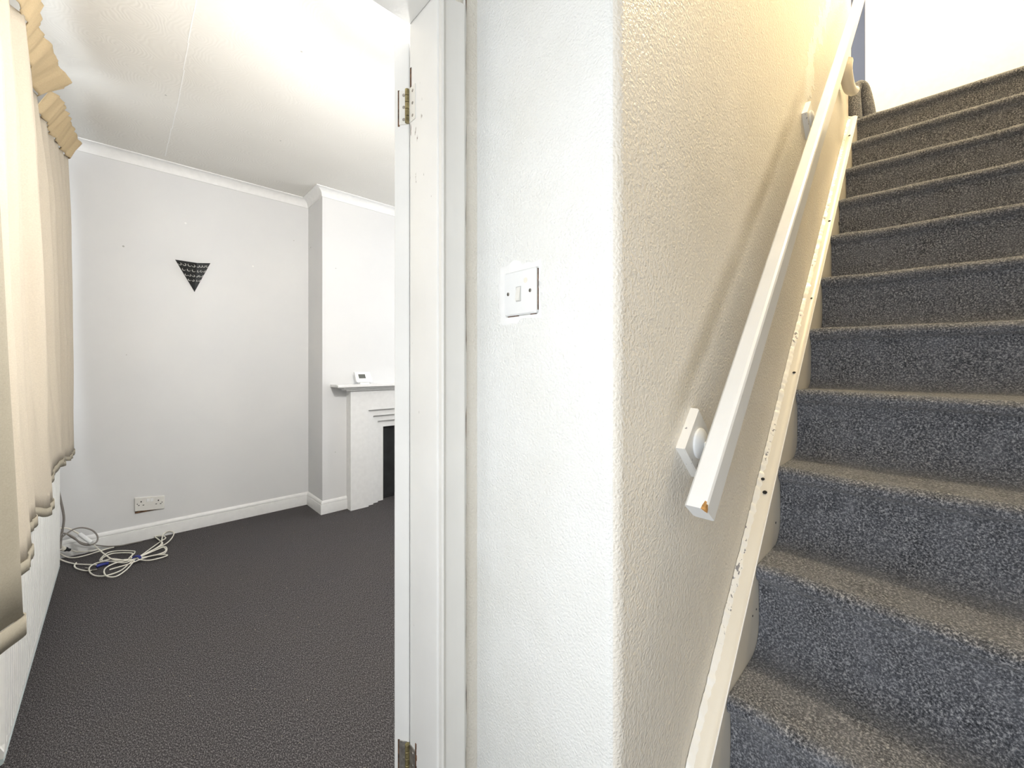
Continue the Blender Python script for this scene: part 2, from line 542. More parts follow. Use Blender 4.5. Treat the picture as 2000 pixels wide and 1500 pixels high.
struct(MB().box(XN1 + 12 * G_ - .036, YR, 2.40, 4.60, 1.45, 12 * R_ - .0005).build('floor_landing', 'hall_carpet'), 'grey carpet of the landing')

# chimney breast with a firebox opening
CX0, CX1, CYF = 1.090, 2.48, 3.224
fb0, fb1, fbz = 1.575, 1.995, .616
b = MB()
b.box(CX0, CYF, 0, fb0 - .03, YB, HC).box(fb1 + .03, CYF, 0, CX1, YB, HC).box(fb0 - .03, CYF, fbz + .03, fb1 + .03, YB, HC)
wc = struct(b.build('wall_chimney', 'grey'), 'pale grey chimney breast')
MB().box(fb0 - .03, CYF + .22, 0, fb1 + .03, CYF + .24, fbz + .03).build('firebox_back', 'soot', wc)
b = MB().box(fb0 - .03, CYF + .03, 0, fb0 - .004, CYF + .22, fbz + .03).box(fb1 + .004, CYF + .03, 0, fb1 + .03, CYF + .22, fbz + .03)
b.box(fb0 - .004, CYF + .03, fbz + .004, fb1 + .004, CYF + .22, fbz + .03).box(fb0 - .004, CYF + .03, 0, fb1 + .004, CYF + .22, .012)
b.build('firebox_lining', 'soot', wc)
MB().box(fb0 - .004, CYF + .035, .012, fb1 + .004, CYF + .05, fbz + .004).build('firebox_panel', 'soot', wc)


def sweep(prof, path):
    """prof: (outward, up) points; path: list of (x, y, outward_x, outward_y) -> mitred moulding"""
    return MB().loops([[(x + ox * a, y + oy * a, z) for a, z in prof] for x, y, ox, oy in path])


SK = [(0, 0), (.016, 0), (.016, .070), (.0155, .072), (.0085, .0735), (.0085, .076), (.0125, .0775), (.0125, .082), (.010, .092), (.005, .098), (0, .100)]
struct(sweep(SK, [(XF, YB, 0, -1), (CX0, YB, -1, -1)]).build('baseboard_back', 'skirt', smooth=.5), 'white skirting board along the far grey wall')
struct(sweep(SK, [(CX0, YB, -1, -1), (CX0, CYF, -1, -1)]).build('baseboard_side', 'skirt', smooth=.5), 'white skirting board on the side of the chimney breast')
struct(sweep(SK, [(CX0, CYF, -1, -1), (1.272, CYF, 0, -1)]).build('baseboard_front', 'skirt', smooth=.5), 'short white skirting board beside the fireplace')
CO = [(0, HC)] + [(.056 - .050 * math.sin(a), HC - .006 - .046 * (1 - math.cos(a))) for a in [math.pi / 2 * k / 6 for k in range(7)]] + [(.006, HC - .060), (0, HC - .060)]
CO = [(0, HC), (.060, HC), (.060, HC - .006)] + CO[1:]
struct(sweep(CO, [(XF, YB, 0, -1), (CX0, YB, -1, -1), (CX0, CYF, -1, -1), (CX1, CYF, 1, -1), (CX1, YB, 1, -1), (XR, YB, 0, -1)]).build('trim_1', 'cornice', smooth=.5),
       'white cove cornice stepping round the chimney breast')

# marks on the far grey wall
wb = bpy.data.objects['wall_back']
for (u, v, r, m) in ((241, 481, .007, 'scroll'), (362, 436, .008, 'filler'), (494, 520, .007, 'filler'), (247, 693 // 1, .003, 'scroll'), (574, 470, .004, 'scroll')):
    p = onY(u, v, YB)
    MB().lathe(p + Vector((0, .001, 0)), (0, -1, 0), [(0, r), (.0016, r * .7)], 8).build('nail_hole' if m == 'scroll' else 'filler_spot', m, wb)
for (u, v) in ((656, 524), (607, 483), (655, 883)):
    p = onY(u, v, CYF)
    MB().lathe(p + Vector((0, .001, 0)), (0, -1, 0), [(0, .004), (.0016, .003)], 8).build('nail_hole', 'scroll', wc)

# ------------------------------------------------------------------ door lining, architrave, door leaf
tr = sempty('trim_2', 'chipped white door lining and architrave of the living-room doorway')
LF0, LF1 = YD0 - .001, YD1 + .004
b = MB().box(XJ, LF0 - .004, 0, XJ + .026, LF1, HEAD + .026)
b.build('jamb', 'jamb', tr, bevel=.003)
XJL = -.320
MB().box(XJL - .026, LF0 - .004, 0, XJL, LF1, HEAD + .026).build('jamb', 'jamb', tr, bevel=.003)
MB().box(XJL, LF0 - .004, HEAD, XJ, LF1, HEAD + .026).build('head_lining', 'jamb', tr, bevel=.003)
# architrave: flat with a bead on the opening side and a moulded outer edge
AR = [(0, 0), (0, .014), (.0035, .0165), (.008, .014), (.0095, .011), (.040, .0125), (.047, .0155), (.054, .0175), (.060, .014), (.062, 0)]
x0 = XJ + .003
b = MB().loops([[(x0 + a, LF0 - o, 0) for a, o in AR], [(x0 + a, LF0 - o, HEAD + .003) for a, o in AR], ])
b.build('architrave', 'arch', tr, smooth=.5)
b = MB().loops([[(x0, LF0 - o, HEAD + .003 + a) for a, o in AR], [(XJL - .01, LF0 - o, HEAD + .003 + a) for a, o in AR]])
b.build('architrave', 'arch', tr, smooth=.5)
# the ragged filler joint between architrave and plaster
pts = []
for k in range(60):
    z = k / 59 * 1.93
    pts.append((x0 + .0635 + .0022 * noise.noise((0, 3, z * 6)), LF0 - .004 - .003 * noise.noise((5, 1, z * 5)), z))
MB().tube(pts, lambda t: .0042 + .0026 * noise.noise((9, 9, t * 30)), 7).build('filler_joint', 'arch', tr, smooth=True)
pts = [(x + .0045, y + .001, z) for x, y, z in pts]
MB().tube(pts, lambda t: .0016 + .0016 * max(-.6, noise.noise((2, 4, t * 22))), 5).build('open_crack', 'rust', tr)

# door leaf, folded back into the room; hinge edge faces the hall
DT = 1.838
H0 = Vector((XJ + .001, YD1 + .007, 0))
EU = Vector((-.60, .80, 0)).normalized()          # across the edge (thickness)
LU = Vector((.80, .60, 0))                         # along the leaf
dr = sempty('door_1', 'white panelled door folded back into the living room')


def leafbox(b, l0, l1, t0, t1, z0, z1):
    vs = [H0 + LU * l + EU * t + Vector((0, 0, z)) for l in (l0, l1) for t in (t0, t1) for z in (z0, z1)]
    return b.add(vs, [(0, 1, 3, 2), (4, 6, 7, 5), (0, 4, 5, 1), (2, 3, 7, 6), (0, 2, 6, 4), (1, 5, 7, 3)])


leafbox(MB(), 0, .72, 0, .036, .012, DT).build('leaf', 'gloss', dr, bevel=.003)
for (l0, l1, z0, z1) in ((.10, .33, .20, .80), (.40, .63, .20, .80), (.10, .33, 1.0, 1.72), (.40, .63, 1.0, 1.72)):
    b = MB(); leafbox(b, l0, l1, .036, .041, z0, z1); leafbox(b, l0, l1, -.005, 0, z0, z1)
    b.build('panel', 'gloss', dr, bevel=.003)
b = MB()
hp = H0 + LU * .66 + Vector((0, 0, .95))
b.lathe(hp - EU * .05, EU, [(0, .005), (.004, .022), (.025, .026), (.04, .012), (.05, .010), (.086, .010), (.096, .012), (.111, .026), (.132, .022), (.136, .005)], 20)
b.build('knob', 'brass', dr, smooth=True)


def hinge(zc, worn):
    h = .075
    g = MB(); leafbox(g, -.0022, 0, .005, .023, zc - h / 2, zc + h / 2)
    hg = g.build('hinge', 'cream_plastic' if not worn else 'steel', dr)
    MB().box(XJ - .002, YD1 - .022, zc - h / 2, XJ, YD1 + .002, zc + h / 2).build('jamb_plate', 'cream_plastic' if not worn else 'steel', hg)
    for k in range(5):
        z0 = zc - h / 2 + k * h / 5
        MB().lathe(H0 + Vector((-.0055, -.001, z0 + .0006)), (0, 0, 1), [(0, .0045), (.0006, .0052), (h / 5 - .002, .0052), (h / 5 - .0012, .0045)], 12).build('knuckle', 'brass', hg, smooth=True)
    for dz in (-.027, 0, .027):
        c = H0 - LU * .0022 + EU * .012 + Vector((0, 0, zc + dz))
        MB().lathe(c, -LU, [(0, .0036), (.0006, .0034), (.0008, .0012)], 10).build('screw', 'steel', hg)
        c = Vector((XJ - .002, YD1 - .012, zc + dz))
        MB().lathe(c, (-1, 0, 0), [(0, .0034), (.0006, .003), (.0008, .001)], 10).build('screw', 'steel', hg)
    b = MB(); leafbox(b, -.0012, 0, .0225, .0265, zc - h / 2 - .003, zc + h / 2 + .002)
    b.build('bare_wood_edge', 'rust', hg)
    if worn:
        b = MB()
        for k in range(7):
            z = zc + h / 2 - k * .012 + .006
            b.box(XJ - .0012, YD1 - .024 - .004 * random.random(), z, XJ, YD1 - .021, z + .011)
        b.build('flaked_paint', 'rust', hg)
    else:
        MB().box(XJ - .0008, YD1 - .004, zc + h / 2, XJ, YD1 + .001, zc + h / 2 + .045).build('flaked_paint', 'rust', hg)


hinge(DT - .107 - .0375, False)
hinge(.252, True)

# ------------------------------------------------------------------ staircase
st = empty('staircase', (0, 0, 0), 'steep staircase in worn grey carpet climbing between two walls', 'staircase')


def step_profile(n):
    """(x, z) from the back of tread n over the nosing, down the riser to the back of tread n-1"""
    X, Z = XN1 + (n - 1) * G_, n * R_
    out = [(X + G_ - .036, Z), (X + .12, Z - .001), (X + .06, Z - .0015), (X + .030, Z - .001)]
    cx, cz, r = X + .021, Z - .021, .0205
    for k in range(9):
        a = math.pi / 2 + math.pi * .92 * k / 8
        out.append((cx + r * math.cos(a) * 1.02, cz + r * math.sin(a)))
    zb = Z - R_
    out += [(X + .021, Z - .046), (X + .0225, Z - .065), (X + .024, Z - .10), (X + .0235, Z - .135)]
    for k in range(1, 8):                         # soft inner corner where the carpet is not tucked in
        a = math.pi / 2 * k / 7
        out.append((X - .036 + .059 * math.cos(a), zb + .062 * (1 - math.sin(a))))
    out[-1] = (X - .036, zb)
    return out


NY = 44
for n in range(1, 13):
    prof = step_profile(n)
    if n == 1: prof = [(x, max(z, 0)) for x, z in prof]
    xa, xb, zb = prof[-1][0], prof[0][0], (n - 1) * R_ - .03
    poly = prof + ([(xa, zb), (xb, zb)] if n > 1 else [(xb, 0)])
    rows = []
    for k in range(NY + 1):
        s = k / NY
        y = YT - .0006 - s * (YT - YR - .0012)
        row = []
        for i, (x, z) in enumerate(poly):
            f = 1 if i < len(prof) and 0 < i < len(prof) - 1 else 0
            if f:
                X = XN1 + (n - 1) * G_
                front = max(0, 1 - abs(i - 6) / 9)
                dx = .006 * noise.noise((n * 3.7, y * 3.2, 0)) * front + .0035 * noise.noise((n * 1.7, y * 9, z * 6))
                dz = (.005 * noise.noise((n * 5.1, y * 4.0, 7)) - .0225 * (YT - y) * .8) * front
                dz += .004 * math.exp(-((YT - y - .055) / .05) ** 2) * front
                row.append((x + dx, y, z + dz))
            else:
                row.append((x, y, z))
        rows.append(row)
    MB().loops(rows).build('carpeted_step', 'stair_carpet', st, smooth=1.2)

# wall string: board between wall and carpet, its front top arris on the nosing line
sl = R_ / G_
nx_, nz_ = -sl / math.hypot(1, sl), 1 / math.hypot(1, sl)


def sline(x): return R_ + (x - XN1) * sl


XA, XB_ = .59, 2.985
CS = [(YS - .0012, .003), (.326, .003), (.318, .002), (.3125, -.001), (.3105, -.0035), (YT, -.0045), (YT, -.26), (YS - .0012, -.26)]
loops = []
for k in range(41):
    x = XA + (XB_ - XA) * k / 40
    loops.append([(x, y, max(0.0, sline(x) + d * 1.43)) for y, d in CS])
MB().loops(loops).build('string', 'string', st, smooth=.5)
# pale tube painting the highlight on the caulked arris, and flaking paint where the string meets the wall
MB().tube([(x, YT + .0003, sline(x) - .0055) for x in (XA + .05, XB_)], .0013, 6).build('caulk_highlight', 'cornice', st)
pts = []
loops = []
for k in range(700):
    x = XA + (XB_ - XA) * k / 699
    hgt = .006 + .004 * noise.noise((x * 40, 1, 1)) + .005 * noise.noise((x * 110, 4, 1))
    wd = .015 + .003 * noise.noise((x * 25, 8, 1)) + .005 * noise.noise((x * 100, 3, 3))
    z = sline(x) + .003
    loops.append([(x, YS - .0012, z), (x, YS - wd, z), (x, YS - wd * .7, z + max(.001, hgt * .6)), (x, YS - .0012, z + max(.002, hgt * 1.4))])
MB().loops(loops).build('flaking_paint_ridge', 'ridge', st, smooth=.9)
for (u, v, r) in ((1620, 432, .0055), (1551, 728, .005), (1490, 936, .005), (1494, 962, .006), (1659, 265, .006), (1585, 583, .004)):
    # chips: on the top of the string
    d = _dir(u, v); best = None
    for k in range(400):
        y = YT + (YS - YT) * k / 399
        p = onY(u, v, y)
        e = abs(p.z - sline(p.x) - .004)
        if best is None or e < best[0]: best = (e, p)
    MB().lathe(best[1] + Vector((-nx_ * -.001, 0, .001)), (nx_, 0, nz_), [(0, r), (.002, r * .6)], 7).build('paint_chip', 'dark', st)
for (u, v, r) in ((1638.5, 437, .011), (1515, 1021, .004), (1470, 1203, .003), (1477, 1190, .003)):
    p = onY(u, v, YT)
    MB().lathe(p + Vector((0, .001, 0)), (0, -1, 0), [(0, r), (.0016, r * .8)], 10).build('string_hole', 'dark', st)
# string on the open side
loops = []
for k in range(11):
    x = XA + (XB_ - XA) * k / 10
    loops.append([(x, YR, max(0, sline(x) + .03)), (x, YR + .0004, max(0, sline(x) + .03)), (x, YR + .0004, max(0, sline(x) - .3)), (x, YR, max(0, sline(x) - .3))])

# head of the string: short upright with a turned white horn, carpet offcut lapped over it
hb = MB()
p0 = onY(1652, 140, YS - .032)
p1 = onY(1658, 170, YS - .036)
p2 = onY(1666, 178, YS - .045)
p3 = onY(1670, 176, YS - .050)
hb.tube(catmull([p0 + Vector((0, 0, .05)), p0, p1, p2, p3], 5), lambda t: .030 - .010 * t, 10)
hb.build('string_horn', 'string', st, smooth=True)
dp = empty('carpet_offcut', (0, 0, 0), 'grey carpet offcut lapped over a white stub at the stair head', 'carpet')
a0 = onX(1672, 222, 3.02); a1 = onX(1667, 190, 3.02); a2 = onX(1673, 170, 3.03); a3 = onX(1684, 168, 3.05); a4 = onX(1690, 190, 3.08); a5 = onX(1700, 222, 3.10)
zf = 12 * R_
a0.z = zf + .014; a5.z = zf + .014
MB().tube(catmull([a0, a1, a2, a3, a4, a5], 6), lambda t: .028 + .004 * math.sin(t * 9), 12).build('lapped_roll', 'stair_carpet', dp, smooth=True)

# ------------------------------------------------------------------ handrail
hr = empty('handrail', (0, 0, 0), 'chipped white square handrail fixed along the cream stair wall', 'handrail')
RS = 1.0477
ang = math.atan(RS)
ax = Vector((math.cos(ang), 0, math.sin(ang))); up = Vector((-math.sin(ang), 0, math.cos(ang)))
yf, yn, hh = .300, .264, .0508
B0 = Vector((.695, 0, .8836))
c = .004
sec = [(yf, -c), (yf - c, 0), (yn + .007, 0), (yn + .002, -.002), (yn, -.007), (yn, -hh + c), (yn + c, -hh), (yf - c, -hh), (yf, -hh + c)]
L_ = (2.93 - .695) / math.cos(ang)
rows = []
for k in range(2):
    rows.append([B0 + ax * (L_ * k - (0 if k else -d * -.12)) + up * d + Vector((0, y, 0)) for y, d in sec])
rail = MB().loops(rows).build('rail', 'rail', hr)
b = MB()
cor = [(yn + .0078, .0005), (yn + .0065, .0006), (yn + .0016, -.0014), (yn - .0006, -.0066), (yn - .0006, -.009)]
b.loops([[B0 + ax * (l_ - d * -.12) + up * (d * k_ - .0025 * (1 - k_)) + Vector((0, (yn + .0035) * (1 - k_) + y * k_, 0)) for y, d in cor + [(yn + .003, -.006)]] for l_, k_ in ((-.0004, 1), (.006, .9), (.012, .7), (.020, .45))])
b.build('bare_corner', 'bare', hr)


def bracket(cx, cz):
    ctr = Vector((cx, 0, cz)); s = .0505; th = .0165
    pts = [ax * s + up * s, ax * s - up * s, -ax * s - up * s, -ax * s + up * s]
    pb = MB().loops([[ctr + p + Vector((0, YS, 0)) for p in pts], [ctr + p * .985 + Vector((0, YS - th + .002, 0)) for p in pts], [ctr + p * .95 + Vector((0, YS - th, 0)) for p in pts]]).build('pattress_block', 'ridge', hr)
    MB().lathe(ctr + Vector((0, YS - th, 0)), (0, -1, 0), [(0, .031), (.004, .031), (.008, .026), (.010, .014), (.012, .009)], 24).build('rose', 'white_plastic', pb, smooth=True)
    q = ctr + Vector((0, YS - th - .010, 0))
    k = B0 + ax * ((cx - .695) / math.cos(ang)) + up * -hh + Vector((0, .282, 0))
    MB().tube(catmull([q, q + Vector((0, -.020, -.004)), k + Vector((0, .006, -.014)), k + Vector((0, 0, .003))], 5), .006, 10).build('bracket_arm', 'white_plastic', pb, smooth=True)
    for sx in (-1, 1):
        MB().lathe(ctr + ax * (.021 * sx) + Vector((0, YS - th - .006, 0)), (0, -1, 0), [(0, .0035), (.0022, .003)], 8).build('screw', 'steel', pb)


bracket(.845, .964)
bracket(1.905, 2.068)

# ------------------------------------------------------------------ light switch
PX = XS - .0095
sw = empty('light_switch', (0, 0, 0), 'square white light switch on the narrow white wall', 'light switch')
y1, y0 = .6018, .5158
z0 = EYE + .1004; z1 = z0 + .086
b = MB()
yc, zc = (y0 + y1) / 2, (z0 + z1) / 2


def rrect(h, w_, r, k=4):
    out = []
    for cx_, cy_, a0 in ((w_ - r, h - r, 0), (-w_ + r, h - r, 90), (-w_ + r, -h + r, 180), (w_ - r, -h + r, 270)):
        for i in range(k + 1):
            a = math.radians(a0 + 90 * i / k); out.append((cx_ + r * math.cos(a), cy_ + r * math.sin(a)))
    return out


b.loops([[(XS, yc + a, zc + e) for a, e in rrect(.043, .043, .004)], [(PX + .003, yc + a, zc + e) for a, e in rrect(.043, .043, .004)],
         [(PX, yc + a, zc + e) for a, e in rrect(.0405, .0405, .004)]])
b.build('face_plate', 'white_plastic', sw, smooth=.4)
# rocker: wedge, bottom pressed out
ry, rz = yc + .001, zc - .003
b = MB()
b.add([(PX - x, ry + s * .0052, rz + z) for s in (-1, 1) for x, z in ((-.001, .0135), (.0006, .0135), (.0045, -.0095), (.0035, -.0125), (-.001, -.0135))],
      [(0, 1, 2, 3, 4), (9, 8, 7, 6, 5), (0, 5, 6, 1), (1, 6, 7, 2), (2, 7, 8, 3), (3, 8, 9, 4), (4, 9, 5, 0)])
b.build('rocker', 'cream_plastic', sw)
b = MB()
for a in (-.0062, .0062): b.box(PX - .0004, ry + a - .0004, rz - .0142, PX + .001, ry + a + .0004, rz + .0142)
for e in (-.0142, .0142): b.box(PX - .0004, ry - .0062, rz + e - .0004, PX + .001, ry + .0062, rz + e + .0004)
b.build('rocker_gap', 'scroll', sw)
for s in (-1, 1):
    c0 = Vector((PX, yc + s * .0301, zc))
    sr = MB().lathe(c0, (-1, 0, 0), [(-.001, .0036), (.0005, .0036), (.0009, .0026)], 14).build('screw', 'steel', sw, smooth=True)
    MB().box(c0.x - .0013, c0.y - .0006, c0.z - .003, c0.x - .0008, c0.y + .0006, c0.z + .003).build('screw_slot', 'dark', sr)
# filler round the plate
b = MB()
loop_o, loop_i = [], []
for k in range(48):
    a = 2 * math.pi * k / 48
    sx, sy = math.cos(a), math.sin(a)
    m = max(abs(sx), abs(sy))
    ro = .0575 + .010 * noise.noise((sx * 2.2, sy * 2.2, 3)) + (.004 if sx > 0 else -.004)
    loop_o.append((XS + .0002, yc + .006 + sx / m * ro, zc + .003 + sy / m * ro))
    loop_i.append((XS - .0012, yc + sx / m * .0445, zc + sy / m * .0445))
b.loops([loop_o, [(XS - .0010, p[1] * .96 + .04 * yc, p[2] * .96 + .04 * zc) for p in loop_o], loop_i], caps=False)
b.build('filler_patch', 'filler', sw, smooth=True)
for bx_ in ((XS - .003, y0 - .0009, z0 + .006, XS, y0, z1 - .002), (XS - .002, y0 + .004, z0 - .0012, XS, y0 + .02, z0),
            (XS - .002, y0 + .052, z0 - .0016, XS, y1 - .004, z0), (XS - .002, y0 + .036, z1, XS, y1 - .012, z1 + .0014)):
    MB().box(*bx_).build('gap_shadow_line', 'rust', sw)  # dark strips paint the shade in gaps between plate and plaster
b = MB().lathe((PX, yc - .018, zc + .021), (-1, 0, 0), [(-.0005, .006), (.0002, .005)], 9)
b.build('paint_stain', 'cable', sw)

# ------------------------------------------------------------------ double socket
so = empty('double_socket', (0, 0, 0), 'white double power socket low on the grey wall above the skirting', 'socket')
sx0, sx1, sz0 = .050, .196, .186
tilt = -.008
b = MB()
scx, scz = (sx0 + sx1) / 2, sz0 + .043
tl = lambda a, e, y: (scx + a, y, scz + e + tilt * a / .07)
b.loops([[tl(a, e, YB) for a, e in rrect(.043, .073, .004)], [tl(a, e, YB - .008) for a, e in rrect(.043, .073, .004)], [tl(a, e, YB - .0105) for a, e in rrect(.0405, .0705, .004)]])
b.build('face_plate', 'cream_plastic', so, smooth=.4)
for dx in (-.009, .009):
    b = MB(); b.box(*tl(dx - .0075, .012, YB - .013), *tl(dx + .0075, .034, YB - .010)); b.build('rocker', 'white_plastic', so, bevel=.001)
for s in (-1, 1):
    cx_ = s * .042
    for (a, e, ww, hh_) in ((0, .016, .006, .009), (-.011, -.006, .008, .005), (.011, -.006, .008, .005)):
        b = MB(); b.box(*tl(cx_ + a - ww / 2, e - hh_ / 2, YB - .0112), *tl(cx_ + a + ww / 2, e + hh_ / 2, YB - .010)); b.build('pin_hole', 'dark', so)
    MB().lathe(tl(s * .060, .002, YB - .010), (0, -1, 0), [(0, .003), (.001, .0028)], 10).build('screw', 'dark', so)
b = MB(); b.box(*tl(-.071, -.0465, YB - .006), *tl(.06, -.0425, YB)); b.build('gap_under_plate', 'rust', so)

# ------------------------------------------------------------------ wall light
wl = empty('wall_light', (0, 0, 0), 'black pierced metal wall light shaped like a half pyramid on the grey wall', 'wall light')
A = onY(342, 507, YB - .0005); Bp = onY(411, 514, YB - .0005); Dn = onY(380, 570, YB - .004)
Rg = onY(384.5, 513.5, YB - .085)
for (P, Q, nm) in ((A, Rg, 'side_panel'), (Rg, Bp, 'side_panel')):
    off = Vector((0, .0015, 0))
    MB().loops([[P, Q, Dn], [P + off, Q + off, Dn + off]]).build(nm, 'black_metal', wl)
    # raised pale curls paint the lit inside behind the scroll openings
    rnd = random.Random(5 if P is A else 9)
    nrm = (Q - P).cross(Dn - P).normalized()
    if nrm.y > 0: nrm = -nrm
    ex = (Q - P).normalized(); ez = Vector((0, 0, 1))
    b = MB()
    for (row, cnt) in ((.10, 4), (.27, 3), (.44, 3), (.60, 2)):
        for k in range(cnt):
            s = (k + .5) / cnt
            ctr = P.lerp(Q, s * .94 + .03).lerp(Dn, row)
            fl = rnd.choice((-1, 1)); sc0 = .0145 * (1 - row * .45)
            pts = []
            for j in range(9):
                a = -1.2 + 4.2 * j / 8
                r_ = sc0 * (.35 + .65 * j / 8)
                pts.append(ctr + ex * (fl * r_ * math.cos(a)) + (Dn - P.lerp(Q, .5)).normalized() * (r_ * math.sin(a)) + nrm * .0006)
            b.tube(pts, lambda t: .0008 + .0022 * math.sin(math.pi * t), 5)
    sp = b.build('pale_scroll_curls', 'scroll', wl); sp['kind'] = 'stuff'
MB().tube([Rg + Vector((0, -.0008, 0)), Dn + Vector((0, -.0008, 0))], .0016, 6).build('ridge_fold', 'black_metal', wl)
MB().box(A.x + .05, YB - .01, 1.76, Bp.x - .05, YB, 1.82).build('wall_plate', 'white_plastic', wl)

# ------------------------------------------------------------------ fireplace surround
fs = empty('fireplace_surround', (0, 0, 0), 'white stepped fireplace surround with mantel shelf against the chimney breast', 'fireplace')
xl, xr, yf0 = 1.272, 2.298, 3.141


def frame(name, xa, za, xb, zb, yf_, yb_):
    """inverted U between outer (xa, za) and inner (xb, zb)"""
    m = (xl + xr) / 2
    oa, ob = 2 * m - xa, 2 * m - xb
    p = [(xa, 0), (xa, za), (oa, za), (oa, 0), (ob, 0), (ob, zb), (xb, zb), (xb, 0)]
    b = MB()
    for (i, j, k, l) in ((0, 1, 6, 7), (1, 2, 5, 6), (2, 3, 4, 5)):
        q = [p[i], p[j], p[k], p[l]]
        b.loops([[(x, yf_, z) for x, z in q], [(x, yb_, z) for x, z in q]])
    return b.build(name, 'skirt', fs)


frame('outer_frame', xl, .933, 1.416, .771, yf0, CYF)
frame('step_frame', 1.4195, .7675, 1.466, .72, 3.165, CYF)
frame('step_frame', 1.4695, .7165, 1.517, .671, 3.19, CYF)
frame('step_frame', 1.5205, .6675, 1.575, .616, 3.215, CYF + .03)
ms = MB().box(xl - .125, 3.065, .962, xr + .125, CYF, .982).build('mantel_shelf', 'skirt', fs, bevel=.003)
MB().box(xl - .075, 3.090, .948, xr + .075, CYF, .962).build('shelf_moulding', 'skirt', fs, bevel=.003)
MB().box(xl - .04, 3.115, .933, xr + .04, CYF, .948).build('shelf_moulding', 'skirt', fs, bevel=.003)

# ------------------------------------------------------------------ thermostat
th = empty('thermostat', (0, 0, 0), 'small white wireless thermostat with grey screen propped on the mantel shelf', 'thermostat')
tx = 1.372; ty = 3.105; tz = .982
body = MB()
lean = .62
tp = lambda a, e, d: (tx + a, ty + d + e * lean, tz + .010 + e)
body.loops([[tp(a, .045 + e, 0) for a, e in rrect(.040, .064, .006)], [tp(a, .045 + e, .022) for a, e in rrect(.040, .064, .006)]])
body.build('case', 'white_plastic', th, bevel=.002)
b = MB(); b.loops([[tp(a - .012, .051 + e, -.0008) for a, e in rrect(.016, .027, .001)], [tp(a - .012, .051 + e, .001) for a, e in rrect(.016, .027, .001)]])
b.build('screen', 'lcd', th)
for k in range(2):
    b = MB(); b.loops([[tp(a + .034, .056 - k * .02 + e, -.0012) for a, e in rrect(.005, .007, .002)], [tp(a + .034, .056 - k * .02 + e, .001) for a, e in rrect(.005, .007, .002)]])
    b.build('button', 'white_plastic', th)
MB().loops([[(tx + a, ty + .030 + e, tz) for a, e in rrect(.026, .040, .006)], [(tx + a * .8, ty + .030 + e * .6, tz + .022) for a, e in rrect(.026, .040, .006)]]).build('stand', 'white_plastic', th)

# ------------------------------------------------------------------ radiator
ra = empty('radiator', (0, 0, 0), 'long white fluted panel radiator under the window behind the curtains', 'radiator')
RA, RB = Vector((-.222, 1.655, 0)), Vector((-.2345, 3.085, 0))
rd = (RB - RA).normalized(); rn = Vector((rd.y, -rd.x, 0))     # rn points into the room
Lr = (RB - RA).length
zb0, zt = .10, .70
prof = []
npitch = round(Lr / .0333)
for k in range(npitch):
    for s, o in ((0, -.007), (.22, -.007), (.34, 0), (.88, 0)):
        prof.append(((k + s) / npitch * Lr, o))
prof.append((Lr, -.007))
rows = []
for z, ins in ((zb0 + .014, 1.), (zb0 + .030, 1.), (zb0 + .045, 0), (zt - .045, 0), (zt - .030, 1.), (zt - .012, 1.)):
    rows.append([RA + rd * s + rn * (o if ins == 0 else -.0005) + Vector((0, 0, z)) for s, o in prof] +
                [RA + rd * Lr + rn * -.022 + Vector((0, 0, z)), RA + rn * -.022 + Vector((0, 0, z))])
MB().loops(rows).build('fluted_panel', 'rad', ra)
b = MB()
for z in (zb0 + .007, zt - .006):
    b.loops([[RA + rd * s + rn * (-.008 + .0085 * math.cos(a)) + Vector((0, 0, z + .0085 * math.sin(a))) for a in [2 * math.pi * k / 10 for k in range(10)]] for s in (0, Lr)])
b.build('edge_seam', 'rad_trim', ra, smooth=True)
for s in (.25, Lr - .25):
    c0 = RA + rd * s
    MB().box(XF + .0012, c0.y - .02, .2, c0.x - .022, c0.y + .02, .6).build('wall_bracket', 'rad', ra)
MB().tube([RA + rd * (Lr - .02) + rn * -.03 + Vector((0, 0, .13)), RB + rn * -.03 + rd * .04 + Vector((0, 0, .13)), RB + rn * -.05 + rd * .045 + Vector((0, 0, .10)), RB + rn * -.05 + rd * .045], .0075, 10).build('supply_pipe', 'rad', ra, smooth=True)

# ------------------------------------------------------------------ curtains
def loft(rows, ncol=6, nrow=(6,), fine=0.0, seed=0, freq=30., pleat=0.0, period=.1):
    cols = [catmull(r, ncol) for r in rows]
    grid = []
    for i in range(len(cols) - 1):
        k = nrow[min(i, len(nrow) - 1)]
        for j in range(k):
            t = j / k
            grid.append([a.lerp(b_, t) for a, b_ in zip(cols[i], cols[i + 1])])
    grid.append(cols[-1])
    out = []
    for r, row in enumerate(grid):
        o = []
        for c_, p in enumerate(row):
            f = fine * (noise.noise((p.y * freq, seed, p.z * 1.2)) + .5 * noise.noise((p.y * freq * 2.3, seed, p.z * 3)))
            if pleat:
                amp = pleat * max(.16, min(1, (p.z - .70) / .5)) * (1 + .5 * noise.noise((p.y * 5, seed, p.z * .8)))
                f += amp * (math.sin(2 * math.pi * (p.y + .02 * noise.noise((p.y * 4, seed + 3, p.z * .7))) / period) - 1)
            o.append(p + Vector((f, 0, 0)))
        out.append(o)
    return out


def sheet(name, grid, mat, parent, thick=.0022):
    o = MB().loops(grid, closed=False, caps=False).build(name, mat, parent, smooth=True)
    for p_ in o.data.polygons: p_.use_smooth = True
    md = o.modifiers.new('thickness', 'SOLIDIFY'); md.thickness = thick; md.offset = 0
    return o


def V(x, y, z): return Vector((x, y, z))


def row(ys, xs, zs):
    if not hasattr(zs, '__len__'): zs = [zs] * len(ys)
    return [V(x, y, z) for x, y, z in zip(xs, ys, zs)]


